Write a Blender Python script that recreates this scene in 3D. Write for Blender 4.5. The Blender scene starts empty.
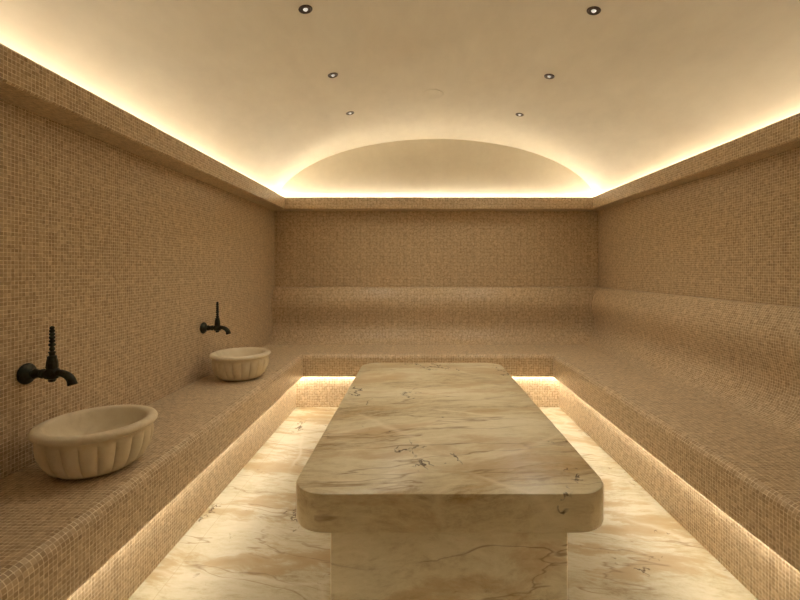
import bpy, bmesh, math, random
from mathutils import Vector, Matrix
random.seed(7)
sc = bpy.context.scene
COL = sc.collection
PI = math.pi

# ------------------------------------------------------------------ camera, world, exposure
cam_d = bpy.data.cameras.new('camera')
cam_d.lens = 19.8; cam_d.sensor_width = 36; cam_d.clip_start = 0.02
cam_d.shift_x = -0.02125; cam_d.shift_y = -0.03875
CAM_Z = 1.203
cam = bpy.data.objects.new('camera', cam_d); COL.objects.link(cam)
cam.location = (0, 0, CAM_Z); cam.rotation_euler = (PI/2, 0, 0)
sc.camera = cam
w = bpy.data.worlds.new('world'); sc.world = w; w.use_nodes = True
w.node_tree.nodes['Background'].inputs[0].default_value = (0, 0, 0, 1)   # closed room, no daylight
w.node_tree.nodes['Background'].inputs[1].default_value = 0
sc.view_settings.view_transform = 'Standard'; sc.view_settings.look = 'None'
sc.view_settings.gamma = 1; sc.view_settings.use_curve_mapping = False
sc.view_settings.exposure = 0.07
COVE_COL = (1.0, 0.97, 0.90); COVE_E = 35.0          # concealed strip in the cornice trough
SPOT_FILL_W = 12.5                                         # added fill at the dark spotlights, lifts platform and benches
LOW_COL = (1.0, 0.94, 0.78);  LOW_E = 32.0           # strip under the overhang of the bench

# ------------------------------------------------------------------ dimensions (metres)
XL, XR, YB, YF = -1.445, 1.84, 4.47, -1.3
CEIL_Z = 1.813; VA = (XR-XL)/2; VB = 0.711; XC = (XL+XR)/2
CZ0, CZ1 = 1.791, 1.908
SEAT = 0.473; UND = 0.282
FX0, FX1, FY = -0.972, 1.16, 3.75      # face of the benches
REC = 0.080                            # recess of the plinth under the overhang

# ------------------------------------------------------------------ node helpers
class NT:
    def __init__(s, name, rough=0.5, spec=0.5, metal=0.0):
        s.m = bpy.data.materials.new(name); s.m.use_nodes = True
        s.t = s.m.node_tree; s.b = s.t.nodes['Principled BSDF']
        s.b.inputs['Roughness'].default_value = rough
        s.b.inputs['Specular IOR Level'].default_value = spec
        s.b.inputs['Metallic'].default_value = metal
    def n(s, typ, **kw):
        nd = s.t.nodes.new(typ)
        for k, v in kw.items(): setattr(nd, k, v)
        return nd
    def put(s, sock, v):
        if hasattr(v, 'is_output') or isinstance(v, bpy.types.NodeSocket): s.t.links.new(v, sock)
        else: sock.default_value = v
    def math(s, op, a, b=0.0, c=None, clamp=False):
        nd = s.n('ShaderNodeMath', operation=op); nd.use_clamp = clamp
        s.put(nd.inputs[0], a); s.put(nd.inputs[1], b)
        if c is not None: s.put(nd.inputs[2], c)
        return nd.outputs[0]
    def mix(s, f, a, b, blend='MIX'):
        nd = s.n('ShaderNodeMix', data_type='RGBA', blend_type=blend)
        s.put(nd.inputs[0], f)
        for i, v in ((6, a), (7, b)):
            s.put(nd.inputs[i], v if not isinstance(v, tuple) or len(v) == 4 else v + (1,))
        return nd.outputs[2]
    def ramp(s, f, stops):
        nd = s.n('ShaderNodeValToRGB'); e = nd.color_ramp.elements
        while len(e) < len(stops): e.new(0.5)
        for k, (p, c) in enumerate(stops):
            e[k].position = p; e[k].color = (c + (1,)) if isinstance(c, tuple) else (c, c, c, 1)
        s.put(nd.inputs[0], f); return nd.outputs[0]
    def noise(s, vec, scale, detail=4, rough=0.5, dist=0.0, col=False):
        nd = s.n('ShaderNodeTexNoise'); s.put(nd.inputs['Vector'], vec)
        nd.inputs['Scale'].default_value = scale; nd.inputs['Detail'].default_value = detail
        nd.inputs['Roughness'].default_value = rough; nd.inputs['Distortion'].default_value = dist
        return nd.outputs['Color' if col else 0]
    def coord(s, kind, scale=(1, 1, 1), rot=(0, 0, 0), loc=(0, 0, 0)):
        tc = s.n('ShaderNodeTexCoord'); mp = s.n('ShaderNodeMapping')
        s.t.links.new(tc.outputs[kind], mp.inputs[0])
        mp.inputs['Scale'].default_value = scale; mp.inputs['Rotation'].default_value = rot
        mp.inputs['Location'].default_value = loc
        return mp.outputs[0]
    def bump(s, h, strength, dist=0.002):
        nd = s.n('ShaderNodeBump'); nd.inputs['Strength'].default_value = strength
        nd.inputs['Distance'].default_value = dist; s.put(nd.inputs['Height'], h)
        s.t.links.new(nd.outputs[0], s.b.inputs['Normal'])

def mat_mosaic():
    m = NT('glass_mosaic', rough=0.42, spec=0.35)
    P = 0.0145
    uv = m.coord('UV', (1/P, 1/P, 1/P))
    sep = m.n('ShaderNodeSeparateXYZ'); m.put(sep.inputs[0], uv)
    u, v = sep.outputs[0], sep.outputs[1]
    def edge(t):
        f = m.math('FRACT', t)
        return m.math('MULTIPLY', m.math('ABSOLUTE', m.math('SUBTRACT', f, 0.5)), 2.0)
    e = m.math('MAXIMUM', edge(u), edge(v))
    grout = m.ramp(e, [(0.82, 0.0), (0.92, 1.0)])
    fu, fv = m.math('FLOOR', u), m.math('FLOOR', v)
    cb = m.n('ShaderNodeCombineXYZ'); m.put(cb.inputs[0], fu); m.put(cb.inputs[1], fv)
    wn = m.n('ShaderNodeTexWhiteNoise', noise_dimensions='2D'); m.put(wn.inputs['Vector'], cb.outputs[0])
    # the tiles come on sheets of 16 x 16, each sheet laid with the same mix
    cs = m.n('ShaderNodeCombineXYZ')
    m.put(cs.inputs[0], m.math('FLOORED_MODULO', fu, 16.0)); m.put(cs.inputs[1], m.math('FLOORED_MODULO', fv, 16.0))
    sh = m.noise(cs.outputs[0], 0.33, 2, 0.6)
    big = m.noise(m.coord('UV'), 1.3, 3)
    f = m.math('MULTIPLY', wn.outputs['Value'], 0.50)
    f = m.math('ADD', f, m.math('MULTIPLY', m.math('SUBTRACT', sh, 0.5), 1.15))
    f = m.math('ADD', f, m.math('MULTIPLY', m.math('SUBTRACT', big, 0.5), 0.35))
    f = m.math('ADD', f, 0.22, clamp=True)
    tile = m.ramp(f, [(0.0, (0.33, 0.222, 0.124)), (0.35, (0.45, 0.318, 0.190)), (0.7, (0.58, 0.43, 0.272)), (1.0, (0.72, 0.57, 0.385))])
    gn = m.ramp(m.noise(m.coord('UV'), 55, 2, 0.6), [(0.36, (0.62, 0.48, 0.32)), (0.60, (0.96, 0.84, 0.63))])
    col = m.mix(grout, tile, gn)
    m.put(m.b.inputs['Base Color'], col)
    m.put(m.b.inputs['Roughness'], m.math('ADD', m.math('MULTIPLY', grout, 0.45), 0.30))
    m.bump(m.math('SUBTRACT', 1.0, grout), 0.35, 0.0015)
    return m.m

def mat_plaster():
    m = NT('tadelakt_plaster', rough=0.75, spec=0.2)
    a = m.noise(m.coord('Object', (1, 0.55, 1)), 3.0, 6, 0.6)
    b = m.noise(m.coord('Object', (1, 0.4, 1)), 14.0, 4, 0.6)
    f = m.math('ADD', m.math('MULTIPLY', a, 0.7), m.math('MULTIPLY', b, 0.3))
    m.put(m.b.inputs['Base Color'], m.ramp(f, [(0.3, (0.60, 0.52, 0.38)), (0.7, (0.69, 0.61, 0.455))]))
    m.bump(b, 0.08, 0.004)
    return m.m

def mat_marble(name, rot=(0, 0, 0), loc=(0, 0, 0), light=1.0, seams=False):
    m = NT(name, rough=0.28, spec=0.4); ROUGH = 0.50 if seams else 0.30
    base = m.coord('Object', (1, 1, 1), rot, loc)
    def off(vec, amt, scale):
        c = m.noise(vec, scale, 3, 0.5, col=True)
        vs = m.n('ShaderNodeVectorMath', operation='SUBTRACT'); m.put(vs.inputs[0], c); vs.inputs[1].default_value = (.5, .5, .5)
        vm = m.n('ShaderNodeVectorMath', operation='SCALE'); m.put(vm.inputs[0], vs.outputs[0]); vm.inputs['Scale'].default_value = amt
        va = m.n('ShaderNodeVectorMath', operation='ADD'); m.put(va.inputs[0], vec); m.put(va.inputs[1], vm.outputs[0])
        return va.outputs[0]
    def st(vec, s):
        mp = m.n('ShaderNodeMapping'); m.put(mp.inputs[0], vec); mp.inputs['Scale'].default_value = s; return mp.outputs[0]
    wv = off(base, 0.30, 1.4)
    bands = m.noise(st(wv, (0.75, 3.6, 3.6)), 1.1, 9, 0.66, 0.35)
    fine = m.noise(st(wv, (4.0, 13, 13)), 3.0, 9, 0.80, 0.3)
    patch = m.noise(off(base, 0.5, 1.6), 2.4, 5, 0.6)
    f = m.math('ADD', m.math('MULTIPLY', bands, 0.46), m.math('MULTIPLY', fine, 0.36))
    f = m.math('ADD', f, m.math('MULTIPLY', patch, 0.18))
    L = light
    col = m.ramp(f, [(0.36, (0.27*L, 0.175*L, 0.080*L)), (0.405, (0.42*L, 0.315*L, 0.175*L)), (0.445, (0.57*L, 0.475*L, 0.300*L)),
                     (0.495, (0.68*L, 0.60*L, 0.415*L)), (0.58, (0.78*L, 0.70*L, 0.53*L)), (0.65, (0.62*L, 0.50*L, 0.31*L))])
    hp = m.ramp(m.noise(st(wv, (0.8, 2.6, 2.6)), 1.9, 7, 0.65), [(0.50, 0.0), (0.56, 0.65), (0.66, 0.9)] if seams else [(0.49, 0.0), (0.56, 0.5), (0.66, 0.75)])
    col = m.mix(hp, col, (0.50*L, 0.335*L, 0.145*L), 'MIX')
    # thin brown lines along the bedding
    n2 = m.noise(st(off(base, 0.16, 2.0), (0.35, 3.0, 3.0)), 1.5, 5, 0.5)
    hl = m.ramp(m.math('ABSOLUTE', m.math('SUBTRACT', n2, 0.5)), [(0.0, 0.75), (0.009, 0.0)])
    hl = m.math('MULTIPLY', hl, m.ramp(m.noise(base, 2.6, 2), [(0.36, 0.0), (0.5, 1.0)]))
    col = m.mix(hl, col, (0.30*L, 0.18*L, 0.075*L))
    # pale calcite veins
    vo = m.n('ShaderNodeTexVoronoi', feature='DISTANCE_TO_EDGE'); m.put(vo.inputs['Vector'], st(off(base, 0.12, 2.5), (1.0, 1.3, 1.0)))
    vo.inputs['Scale'].default_value = 1.25
    wh = m.ramp(vo.outputs[0], [(0.0, 0.6), (0.022, 0.0)])
    wh = m.math('MULTIPLY', wh, m.ramp(m.noise(base, 1.6, 2), [(0.42, 0.0), (0.55, 1.0)]))
    col = m.mix(wh, col, (0.82*L, 0.73*L, 0.56*L))
    # dark open fissures, in clusters
    n3 = m.noise(st(off(base, 0.10, 5.0), (1.9, 1.3, 1.5)), 7.0, 3, 0.6)
    fi = m.ramp(m.math('ABSOLUTE', m.math('SUBTRACT', n3, 0.5)), [(0.0, 1.0), (0.012, 0.9), (0.030, 0.0)])
    msk = m.ramp(m.noise(st(base, (1.6, 1, 1)), 2.6, 4, 0.65), [(0.61, 0.0), (0.645, 1.0)])
    fi = m.math('MULTIPLY', fi, msk)
    col = m.mix(m.math('MULTIPLY', fi, 0.9), col, (0.085, 0.045, 0.018))
    if seams:
        sp = m.n('ShaderNodeSeparateXYZ'); tc = m.n('ShaderNodeTexCoord'); m.put(sp.inputs[0], tc.outputs['Object'])
        def sm(s_, pitch, o_):
            fr = m.math('FRACT', m.math('ADD', m.math('DIVIDE', s_, pitch), o_))
            return m.math('LESS_THAN', m.math('ABSOLUTE', m.math('SUBTRACT', fr, 0.5)), 0.0012)
        j = m.math('MAXIMUM', sm(sp.outputs[0], 1.2, 0.3), sm(sp.outputs[1], 1.1, 0.1))
        col = m.mix(m.math('MULTIPLY', j, 0.4), col, (0.3, 0.2, 0.1))
    m.put(m.b.inputs['Base Color'], col)
    m.put(m.b.inputs['Roughness'], m.math('ADD', m.math('MULTIPLY', fi, 0.3), ROUGH))
    m.bump(m.math('SUBTRACT', 1.0, fi), 0.3, 0.002)
    return m.m

def mat_stone():
    m = NT('carved_limestone', rough=0.6, spec=0.3)
    c = m.coord('Object')
    a = m.noise(c, 9, 6, 0.6, 0.5); b = m.noise(c, 60, 3)
    f = m.math('ADD', m.math('MULTIPLY', a, 0.8), m.math('MULTIPLY', b, 0.2))
    m.put(m.b.inputs['Base Color'], m.ramp(f, [(0.3, (0.66, 0.545, 0.38)), (0.5, (0.80, 0.69, 0.51)), (0.7, (0.86, 0.77, 0.60))]))
    m.bump(b, 0.15, 0.002)
    return m.m

def mat_metal(name, c1, c2, rough, metal=1.0, scale=40):
    m = NT(name, rough=rough, metal=metal)
    m.put(m.b.inputs['Base Color'], m.ramp(m.noise(m.coord('Object'), scale, 4, 0.6), [(0.4, c1), (0.65, c2)]))
    return m.m

def mat_emit(name, col, e):
    m = NT(name)
    m.b.inputs['Base Color'].default_value = (0.8, 0.8, 0.8, 1)
    m.b.inputs['Emission Color'].default_value = col + (1,)
    m.b.inputs['Emission Strength'].default_value = e
    return m.m

MOSAIC = mat_mosaic(); PLASTER = mat_plaster(); STONE = mat_stone()
SLAB = mat_marble('daino_marble', (0, 0, math.radians(-7)), (0.3, 0.2, 0.73), 1.15)
FLOORM = mat_marble('pale_marble', (0, 0, math.radians(12)), (4.3, 2.1, 0), 0.69, True)
BRONZE = mat_metal('aged_bronze', (0.030, 0.024, 0.016), (0.055, 0.062, 0.045), 0.42, 0.75)
DARKRING = mat_metal('brown_metal', (0.07, 0.045, 0.028), (0.11, 0.075, 0.045), 0.4, 0.8)
CHROME = mat_metal('chrome', (0.75, 0.72, 0.68), (0.8, 0.78, 0.74), 0.12)
LENS = NT('frosted_lens', rough=0.25).m; LENS.node_tree.nodes['Principled BSDF'].inputs['Base Color'].default_value = (0.75, 0.7, 0.6, 1)
WOOD = mat_metal('dark_timber', (0.045, 0.026, 0.014), (0.07, 0.042, 0.022), 0.5, 0.0, 6)
COVE_M = mat_emit('cove_light', COVE_COL, COVE_E)
LOW_M = mat_emit('plinth_light', LOW_COL, LOW_E)
BULB = mat_emit('bulb_added_glow', (1.0, 0.93, 0.8), 0.5)  # faint glow added to the dark bulbs, to go with the fill lamps
CHAN = mat_metal('aluminium_channel', (0.6, 0.58, 0.54), (0.66, 0.63, 0.6), 0.4)

# ------------------------------------------------------------------ mesh helpers
def link(name, bm, mat, parent=None, sharp=30, smooth=True):
    bmesh.ops.recalc_face_normals(bm, faces=bm.faces)
    me = bpy.data.meshes.new(name); bm.to_mesh(me); bm.free()
    me.materials.append(mat)
    if smooth:
        for p in me.polygons: p.use_smooth = True
        me.set_sharp_from_angle(angle=math.radians(sharp))
    o = bpy.data.objects.new(name, me); COL.objects.link(o)
    if parent: o.parent = parent
    return o
def tag(o, label=None, cat=None, group=None, kind=None):
    if label: o['label'] = label
    if cat: o['category'] = cat
    if group: o['group'] = group
    if kind: o['kind'] = kind
    return o
def empty(name, loc, rz=0):
    o = bpy.data.objects.new(name, None); COL.objects.link(o)
    o.location = loc; o.rotation_euler = (0, 0, rz); o.empty_display_size = 0.1
    return o
def box_uv(bm):
    bm.normal_update()
    uv = bm.loops.layers.uv.verify()
    for f in bm.faces:
        n = f.normal; a = max(range(3), key=lambda i: abs(n[i]))
        for l in f.loops:
            c = l.vert.co
            l[uv].uv = ((c.y, c.z), (c.x, c.z), (c.x, c.y))[a]
def add_box(bm, lo, hi):
    vs = [bm.verts.new((x, y, z)) for x in (lo[0], hi[0]) for y in (lo[1], hi[1]) for z in (lo[2], hi[2])]
    for q in ((0, 1, 3, 2), (4, 6, 7, 5), (0, 4, 5, 1), (2, 3, 7, 6), (0, 2, 6, 4), (1, 5, 7, 3)):
        bm.faces.new([vs[i] for i in q])
def box(name, lo, hi, mat, parent=None):
    bm = bmesh.new(); add_box(bm, lo, hi); box_uv(bm)
    return link(name, bm, mat, parent, smooth=False)
def loft(name, rows, mat, parent=None, closed=True, caps=True, uoff=0.0, path_closed=False):
    """rows: profile positions; each row lists the same profile point at every path vertex. u runs along the path, v along the profile"""
    bm = bmesh.new(); uv = bm.loops.layers.uv.verify()
    nr, npt = len(rows), len(rows[0])
    V = [[bm.verts.new(p) for p in r] for r in rows]
    vlen = [0.0]
    for i in range(nr):
        a, b = Vector(rows[i][0]), Vector(rows[(i+1) % nr][0])
        vlen.append(vlen[-1] + (b-a).length)
    nseg = npt if path_closed else npt-1
    for i in range(nr if closed else nr-1):
        for j in range(nseg):
            j2 = (j+1) % npt
            q = [(i, j), (i, j2), ((i+1) % nr, j2), ((i+1) % nr, j)]
            try: f = bm.faces.new([V[a][b] for a, b in q])
            except ValueError: continue
            d = Vector(rows[0][j2]) - Vector(rows[0][j]); ax = 0 if abs(d.x) > abs(d.y) else 1
            for l, (a, b), k in zip(f.loops, q, (0, 0, 1, 1)):
                l[uv].uv = (Vector(rows[a][b])[ax] + uoff, vlen[i+k])
    if caps and closed and not path_closed:
        for j in (0, npt-1):
            f = bm.faces.new([V[i][j] for i in range(nr)])
            for l in f.loops: l[uv].uv = (l.vert.co.x, l.vert.co.z)
    return link(name, bm, mat, parent)
def lathe(bm, prof, n=48, mtx=None, flute=None, cap=False):
    """prof: (r, z) list, turned round z. flute(i, r, z, ang) may return a new radius"""
    V = []
    for i, (r, z) in enumerate(prof):
        row = []
        for k in range(n):
            a = 2*PI*k/n
            rr, zz = (flute(i, r, z, a) if flute else (r, z))
            p = Vector((rr*math.cos(a), rr*math.sin(a), zz))
            row.append(bm.verts.new(mtx @ p if mtx else p))
        V.append(row)
    for i in range(len(prof)-1):
        for k in range(n):
            bm.faces.new([V[i][k], V[i][(k+1) % n], V[i+1][(k+1) % n], V[i+1][k]])
    bm.faces.new(V[0]); bm.faces.new(V[-1])
def tube(bm, pts, rad, n=16):
    pts = [Vector(p) for p in pts]; rows = []; up = None
    for i, p in enumerate(pts):
        t = (pts[min(i+1, len(pts)-1)] - pts[max(i-1, 0)]).normalized()
        if up is None: up = t.orthogonal().normalized()
        up = (up - up.dot(t)*t).normalized(); s = t.cross(up)
        r = rad[i] if isinstance(rad, (list, tuple)) else rad
        rows.append([bm.verts.new(p + r*(math.cos(2*PI*k/n)*up + math.sin(2*PI*k/n)*s)) for k in range(n)])
    for i in range(len(rows)-1):
        for k in range(n):
            bm.faces.new([rows[i][k], rows[i][(k+1) % n], rows[i+1][(k+1) % n], rows[i+1][k]])
    bm.faces.new(rows[0]); bm.faces.new(rows[-1])

# ------------------------------------------------------------------ the room
def vault_z(x): return CEIL_Z + VB*math.sqrt(max(0.0, 1-((x-XC)/VA)**2))
T = 0.15
S = 'structure'
tag(box('floor', (XL-T, YF-T, -0.12), (XR+T, YB+T, 0), FLOORM), kind=S)
tag(box('wall_left', (XL-T, YF-T, 0), (XL, YB+T, CEIL_Z), MOSAIC), kind=S)
tag(box('wall_right', (XR, YF-T, 0), (XR+T, YB+T, CEIL_Z), MOSAIC), kind=S)
wb = tag(box('wall_back', (XL, YB, 0), (XR, YB+T, CEIL_Z), MOSAIC), kind=S)
wf = tag(box('wall_front', (XL, YF-T, 0), (XR, YF, CEIL_Z), WOOD), kind=S)   # behind the viewer: dark timber
def lunette(y0, y1, parent):
    bm = bmesh.new(); n = 64
    fr, bk = [], []
    for y, L in ((y0, fr), (y1, bk)):
        for k in range(n+1):
            a = PI*k/n
            L.append(bm.verts.new((XC - (VA+.02)*math.cos(a), y, CEIL_Z + (VB+.02)*math.sin(a))))
    bm.faces.new(fr); bm.faces.new(bk)
    for k in range(n+1): bm.faces.new([fr[k], fr[(k+1) % (n+1)], bk[(k+1) % (n+1)], bk[k]])
    box_uv(bm)
    return link('lunette', bm, PLASTER, parent)
lunette(YB, YB+T, wb); lunette(YF-T, YF, wf)
bm = bmesh.new(); n = 128; R4 = []
for (y, ea) in ((YF-T, 0), (YB+T, 0), (YB+T, .13), (YF-T, .13)):
    R4.append([bm.verts.new((XC - (VA+ea)*math.cos(PI*k/n), y, CEIL_Z + (VB+ea)*math.sin(PI*k/n))) for k in range(n+1)])
for i in range(4):
    for k in range(n): bm.faces.new([R4[i][k], R4[i][k+1], R4[(i+1) % 4][k+1], R4[(i+1) % 4][k]])
for k in (0, n): bm.faces.new([R4[i][k] for i in range(4)])
box_uv(bm); tag(link('ceiling', bm, PLASTER), kind=S)

# cornice: a tiled trough round the room; the lip hides a light strip
CP = 0.150
prof = [(0, CZ0), (CP-.115, CZ0), (CP-.006, CZ0), (CP, CZ0+.006), (CP, CZ1-.006), (CP-.006, CZ1), (CP-.022, CZ1), (CP-.022, CZ1-.024), (0.0, CZ1-.024)]
CPX = {'left': 0.150, 'right': 0.118, 'back': 0.155, 'front': 0.150}
def cor(p, z):   # the four inner corners at depth fraction p of each side
    f = p/CP
    x0, x1 = XL + CPX['left']*f, XR - CPX['right']*f
    y0, y1 = YF + CPX['front']*f, YB - CPX['back']*f
    return {'lb': (x0, y1, z), 'rb': (x1, y1, z), 'lf': (x0, y0, z), 'rf': (x1, y0, z)}
for i, (a, b) in enumerate((('lf', 'lb'), ('lb', 'rb'), ('rb', 'rf'), ('rf', 'lf'))):
    rows = [[cor(p, z)[a], cor(p, z)[b]] for p, z in prof]
    t = tag(loft('trim_%d' % (i+1), rows, MOSAIC), kind=S)
    p0, p1 = CP*0.16, CP*0.28
    zz = CZ1-.0235
    rows = [[cor(p, z)[a], cor(p, z)[b]] for p, z in ((p0, zz), (p1, zz), (p1, zz+.010), (p0, zz+.010))]
    if i < 3: loft('light_strip', rows, COVE_M, t)     # none over the entrance wall behind the viewer

# ------------------------------------------------------------------ the bench round three walls
bench = tag(empty('mosaic_bench', ((FX0+FX1)/2, FY, 0)), 'mosaic tiled bench running round three walls, with glowing recessed plinth', 'bench')
bloc = Vector(bench.location)
def local(rows): return [[tuple(Vector(p)-bloc) for p in r] for r in rows]
G = 0.0015   # grout gap to the walls
def ring(q, z): return [(FX0-q, YF+G, z), (FX0-q, FY+q, z), (FX1+q, FY+q, z), (FX1+q, YF+G, z)]
def wallring(z): return [(XL+G, YF+G, z), (XL+G, YB-G, z), (XR-G, YB-G, z), (XR-G, YF+G, z)]
R = 0.042
rows = [wallring(UND), wallring(SEAT)]
rows += [ring(R*(1-math.sin(a)), SEAT-R*(1-math.cos(a))) for a in [PI/2*k/8 for k in range(9)]]
rows += [ring(0, UND+.004), ring(.004, UND)]
UO = 100.0
loft('seat', local(rows), MOSAIC, bench, uoff=UO)
rows = [ring(REC, 0), ring(REC, UND), ring(REC+.1, UND), ring(REC+.1, 0)]
loft('plinth', local(rows), MOSAIC, bench, uoff=UO)
rows = [ring(.054, UND), ring(.070, UND), ring(.070, UND-.007), ring(.054, UND-.007)]
rows = [[Vector(p) + Vector((0, .002 if k in (0, 3) else 0, 0)) for k, p in enumerate(r)] for r in rows]
loft('light_strip', local(rows), LOW_M, bench)
# moulded backrest against the back and right walls
bp = [(G, 1.020), (0.018, 1.020), (0.034, 1.012), (0.052, 0.985), (0.074, 0.945), (0.092, 0.905), (0.101, 0.862),
      (0.099, 0.812), (0.087, 0.758), (0.074, 0.705), (0.069, 0.655), (0.075, 0.610), (0.093, 0.570), (0.118, 0.532),
      (0.150, 0.503), (0.188, 0.485), (0.235, SEAT+.0005), (0.235, SEAT-.02), (G, SEAT-.02)]
def smooth_prof(p):
    out = []
    for i in range(len(p)-1):
        p0, p1, p2, p3 = p[max(i-1, 0)], p[i], p[i+1], p[min(i+2, len(p)-1)]
        if i < 1 or i > 14: out.append(p1); continue
        for s in range(3):
            t = s/3
            out.append(tuple(.5*((2*p1[k]) + (-p0[k]+p2[k])*t + (2*p0[k]-5*p1[k]+4*p2[k]-p3[k])*t*t + (-p0[k]+3*p1[k]-3*p2[k]+p3[k])*t**3) for k in (0, 1)))
    out.append(p[-1]); return out
bp = smooth_prof(bp)
br = loft('backrest', local([[(XL+G, YB-p, z), (XR-p, YB-p, z)] for p, z in bp]), MOSAIC, bench, uoff=UO)
loft('backrest', local([[(XR-p, YB-p, z), (XR-p, YF+G, z)] for p, z in bp]), MOSAIC, bench, uoff=UO)

# ------------------------------------------------------------------ heated marble platform
TX0, TX1, TY0, TY1, TZ, TT = -0.374, 0.575, 1.272, 3.055, 0.553, 0.116
tc = Vector(((TX0+TX1)/2, (TY0+TY1)/2, 0))
table = tag(empty('marble_platform', tc), 'large veined beige marble massage platform on a narrower marble pedestal', 'platform')
def rrect(hx, hy, r, n=12):
    pts = []
    for cx, cy, a0 in ((hx-r, hy-r, 0), (-hx+r, hy-r, PI/2), (-hx+r, -hy+r, PI), (hx-r, -hy+r, 1.5*PI)):
        for k in range(n+1):
            a = a0 + PI/2*k/n
            pts.append((cx + r*math.cos(a), cy + r*math.sin(a)))
    return pts
def slab(name, hx, hy, r, z0, z1, bev, parent):
    bm = bmesh.new(); L = []
    lv = [(bev, z0), (bev*.3, z0+bev*.3), (0, z0+bev), (0, z1-bev), (bev*.3, z1-bev*.3), (bev, z1)]
    for d, z in lv:
        L.append([bm.verts.new((x, y, z)) for x, y in rrect(hx-d, hy-d, max(r-d, .002))])
    m_ = len(L[0])
    for i in range(len(L)-1):
        for k in range(m_): bm.faces.new([L[i][k], L[i][(k+1) % m_], L[i+1][(k+1) % m_], L[i+1][k]])
    bm.faces.new(L[0]); bm.faces.new(L[-1])
    box_uv(bm)
    return link(name, bm, SLAB, parent, sharp=25)
hx, hy = (TX1-TX0)/2, (TY1-TY0)/2
slab('slab', hx, hy, 0.105, TZ-TT, TZ, 0.008, table)
slab('pedestal', hx-.103, hy-.103, 0.006, 0.0, TZ-TT, 0.003, table)

# ------------------------------------------------------------------ fluted basins
def make_basin(loc):
    RO, H = 0.193, 0.163
    root = tag(empty('stone_basin', loc), None, 'basin', 'carved stone basins on the bench')
    # outside body, fluted below the lip
    out = [(0.100, 0.0), (0.116, 0.003), (0.136, 0.013), (0.154, 0.031), (0.168, 0.055), (0.177, 0.081), (0.181, 0.106), (0.181, 0.124),
           (0.177, 0.134), (0.176, 0.140), (0.181, 0.144), (0.189, 0.147), (0.194, 0.153), (0.194, 0.160), (0.189, 0.167), (0.180, 0.171), (0.170, 0.172),
           (0.161, 0.169), (0.155, 0.161), (0.150, 0.147), (0.142, 0.122), (0.127, 0.092), (0.104, 0.067), (0.070, 0.050), (0.030, 0.043), (0.012, 0.042)]
    NF = 20
    def flute(i, r, z, a):
        if z < 0.004 or z > 0.134 or i > 8: return r, z
        k = math.sin(PI*min(1, max(0, (z-.004)/.129)))**0.45
        c = abs(math.sin(NF*a/2))            # rounded lobes with narrow grooves between them
        return r - 0.0150*k*(1-c**0.6), z
    fine = []
    for i in range(len(out)-1):
        if i < 8:
            for s in range(3): fine.append((out[i][0]+(out[i+1][0]-out[i][0])*s/3, out[i][1]+(out[i+1][1]-out[i][1])*s/3, i))
        else: fine.append(out[i] + (i,))
    fine.append(out[-1] + (99,))
    idx = [f[2] for f in fine]
    bm = bmesh.new()
    lathe(bm, [(f[0], f[1]) for f in fine], n=NF*12, flute=lambda i, r, z, a: flute(idx[i], r, z, a))
    link('bowl', bm, STONE, root, sharp=60)
    bm = bmesh.new(); lathe(bm, [(0.016, 0.0415), (0.016, 0.0445), (0.012, 0.0455), (0.006, 0.0450), (0.003, 0.044)], n=20)
    link('drain', bm, BRONZE, root)
    return root
def copy_tree(o, parent=None):
    c = o.copy(); COL.objects.link(c); c.parent = parent
    for ch in list(o.children): copy_tree(ch, c)
    return c
b1 = make_basin((-1.187, 1.634, SEAT+.0005))
b1['label'] = 'fluted stone basin nearest the viewer, under the tap at far left'
b2 = copy_tree(b1); b2.location = (-1.188, 2.965, SEAT+.0005); b2.rotation_euler.z = 0.4
b2['label'] = 'farther fluted stone basin, beyond the other near the back corner'

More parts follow.
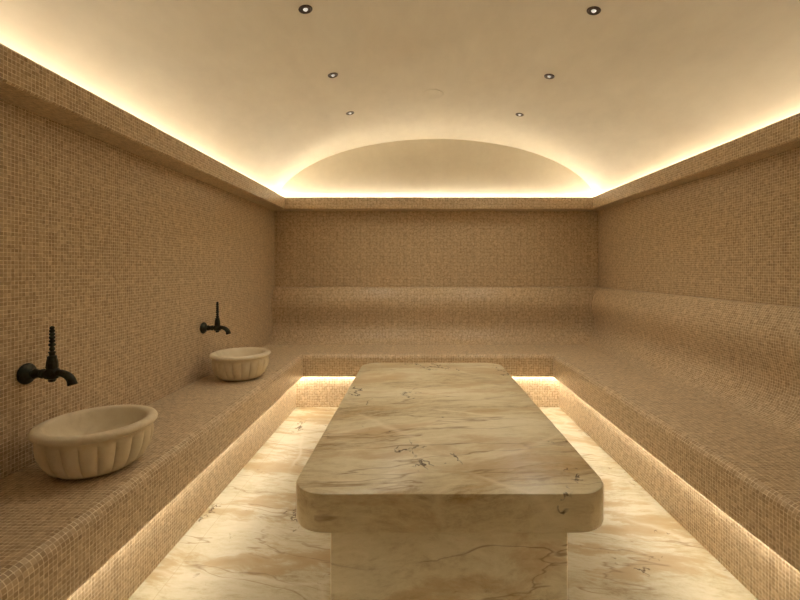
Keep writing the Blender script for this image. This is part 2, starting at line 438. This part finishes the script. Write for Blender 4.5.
# ------------------------------------------------------------------ wall taps; local +X points into the room
def make_tap(loc):
    root = tag(empty('wall_tap', loc), None, 'tap', 'dark bronze taps on the left wall')
    toX = Matrix.Rotation(PI/2, 4, 'Y')
    bm = bmesh.new()
    lathe(bm, [(0.030, 0.0), (0.037, 0.002), (0.039, 0.008), (0.036, 0.014), (0.030, 0.019), (0.022, 0.022), (0.017, 0.028), (0.012, 0.032)], 32, toX)
    link('wall_flange', bm, BRONZE, root)
    bm = bmesh.new()
    lathe(bm, [(0.012, 0.026), (0.016, 0.032), (0.019, 0.038), (0.016, 0.043), (0.0150, 0.047), (0.0150, 0.060), (0.0175, 0.063), (0.0175, 0.069), (0.013, 0.073), (0.013, 0.084)], 24, toX)
    link('pipe', bm, BRONZE, root)
    bm = bmesh.new(); cx = 0.100
    M = Matrix.Translation((cx, 0, 0))
    lathe(bm, [(0.004, -0.031), (0.010, -0.029), (0.013, -0.024), (0.012, -0.020), (0.022, -0.016), (0.0255, -0.006), (0.0255, 0.008), (0.022, 0.016), (0.018, 0.020),
               (0.0195, 0.026), (0.018, 0.044), (0.0145, 0.058), (0.015, 0.060), (0.015, 0.065), (0.010, 0.068)], 8, M)
    link('valve_body', bm, BRONZE, root, sharp=35)
    bm = bmesh.new()
    pts, rad = [], []
    for k in range(11):
        t = k/10; a = t*PI*0.46
        pts.append((cx + 0.018 + 0.055*math.sin(a), 0, 0.004 - 0.036*(1-math.cos(a))*1.0 - 0.002*t)); rad.append(0.0120 + 0.003*t)
    pts.append((pts[-1][0]+.002, 0, pts[-1][2]-.008)); rad.append(0.0165)
    pts.append((pts[-1][0]+.001, 0, pts[-1][2]-.004)); rad.append(0.0150)
    tube(bm, pts, rad, 20); link('spout', bm, BRONZE, root, sharp=50)
    bm = bmesh.new()
    pr = [(0.0085, 0.064), (0.0095, 0.074)]
    z = 0.074
    for k, (r, h) in enumerate(((0.0125, .010), (0.0095, .016), (0.0120, .014), (0.0105, .013), (0.0105, .013), (0.0100, .012), (0.0095, .012), (0.0080, .010))):
        for s in range(1, 6):
            a = PI*s/5; pr.append((0.0055 + (r-.0055)*math.sin(a), z + h*s/5))
        z += h
    pr.append((0.002, z+.002))
    lathe(bm, pr, 16, M); link('handle', bm, BRONZE, root, sharp=60)
    return root
t1 = make_tap((XL, 1.622, 0.817))
t1['label'] = 'dark bronze wall tap above the nearest basin, at far left'
t2 = copy_tree(t1); t2.location = (XL, 2.965, 0.806)
t2['label'] = 'dark bronze wall tap above the farther basin, near the back corner'

# ------------------------------------------------------------------ recessed spotlights in the vault; local -Z points down
def make_spot(name='recessed_spotlight'):
    root = tag(empty(name, (0, 0, 0)), None, 'spotlight', 'recessed spotlights in the vaulted ceiling')
    bm = bmesh.new()
    pr = [(0.022, 0.004), (0.0335, 0.004), (0.0335, -0.001), (0.0315, -0.004), (0.0265, -0.0045), (0.0235, -0.002), (0.022, 0.004)]
    V = [[bm.verts.new((r*math.cos(2*PI*k/40), r*math.sin(2*PI*k/40), z)) for k in range(40)] for r, z in pr[:-1]]
    for i in range(6):
        for k in range(40): bm.faces.new([V[i][k], V[i][(k+1) % 40], V[(i+1) % 6][(k+1) % 40], V[(i+1) % 6][k]])
    link('trim_ring', bm, DARKRING, root)
    bm = bmesh.new()
    lathe(bm, [(0.0238, -0.0012), (0.0238, 0.002), (0.010, 0.002)], 32); link('baffle', bm, DARKRING, root)
    bm = bmesh.new()
    lathe(bm, [(0.003, -0.0085), (0.007, -0.0075), (0.0105, -0.004), (0.012, -0.001), (0.012, 0.001)], 24); link('bulb', bm, BULB, root)
    ld = bpy.data.lights.new('spot_fill', 'SPOT'); ld.energy = SPOT_FILL_W; ld.color = (1.0, 0.95, 0.80)  # added fill lamp; the spotlight itself looks unlit
    ld.spot_size = math.radians(128); ld.spot_blend = 1.0; ld.shadow_soft_size = 0.012
    lo = bpy.data.objects.new('spot_fill', ld); COL.objects.link(lo); lo.parent = root; lo.location = (0, 0, -0.022)
    return root
spots = []
for x, y in ((-.535, 2.11), (.862, 2.145), (-.54, 2.825), (.865, 2.875), (-.535, 3.515), (.84, 3.60)):
    o = make_spot() if not spots else copy_tree(spots[0])
    z = vault_z(x)
    nx = (x-XC)/VA**2; nz = (z-CEIL_Z)/VB**2
    nrm = Vector((nx, 0, nz)).normalized()
    o.rotation_euler = (0, math.atan2(nrm.x, nrm.z), 0)
    o.location = Vector((x, y, z)) - nrm*0.0005
    spots.append(o)
for o, l in zip(spots, ('nearest recessed spotlight on the left half of the vault', 'nearest recessed spotlight on the right half of the vault',
        'middle recessed spotlight of the three on the left half of the vault', 'middle recessed spotlight of the three on the right half of the vault',
        'farthest tiny spotlight on the left of the vault, towards the back arch', 'farthest tiny spotlight on the right of the vault, towards the back arch')):
    o['label'] = l
bm = bmesh.new()
lathe(bm, [(0.030, 0.002), (0.085, 0.002), (0.086, -0.0005), (0.084, -0.0022), (0.079, -0.0022), (0.077, -0.0008), (0.010, -0.001)], 48)
cv = link('ceiling_vent', bm, PLASTER, None); x = 0.115; cv.location = (x, 3.32, vault_z(x)-.0015)
tag(cv, 'faint round plaster coloured cover on the crown of the vault', 'ceiling cover')
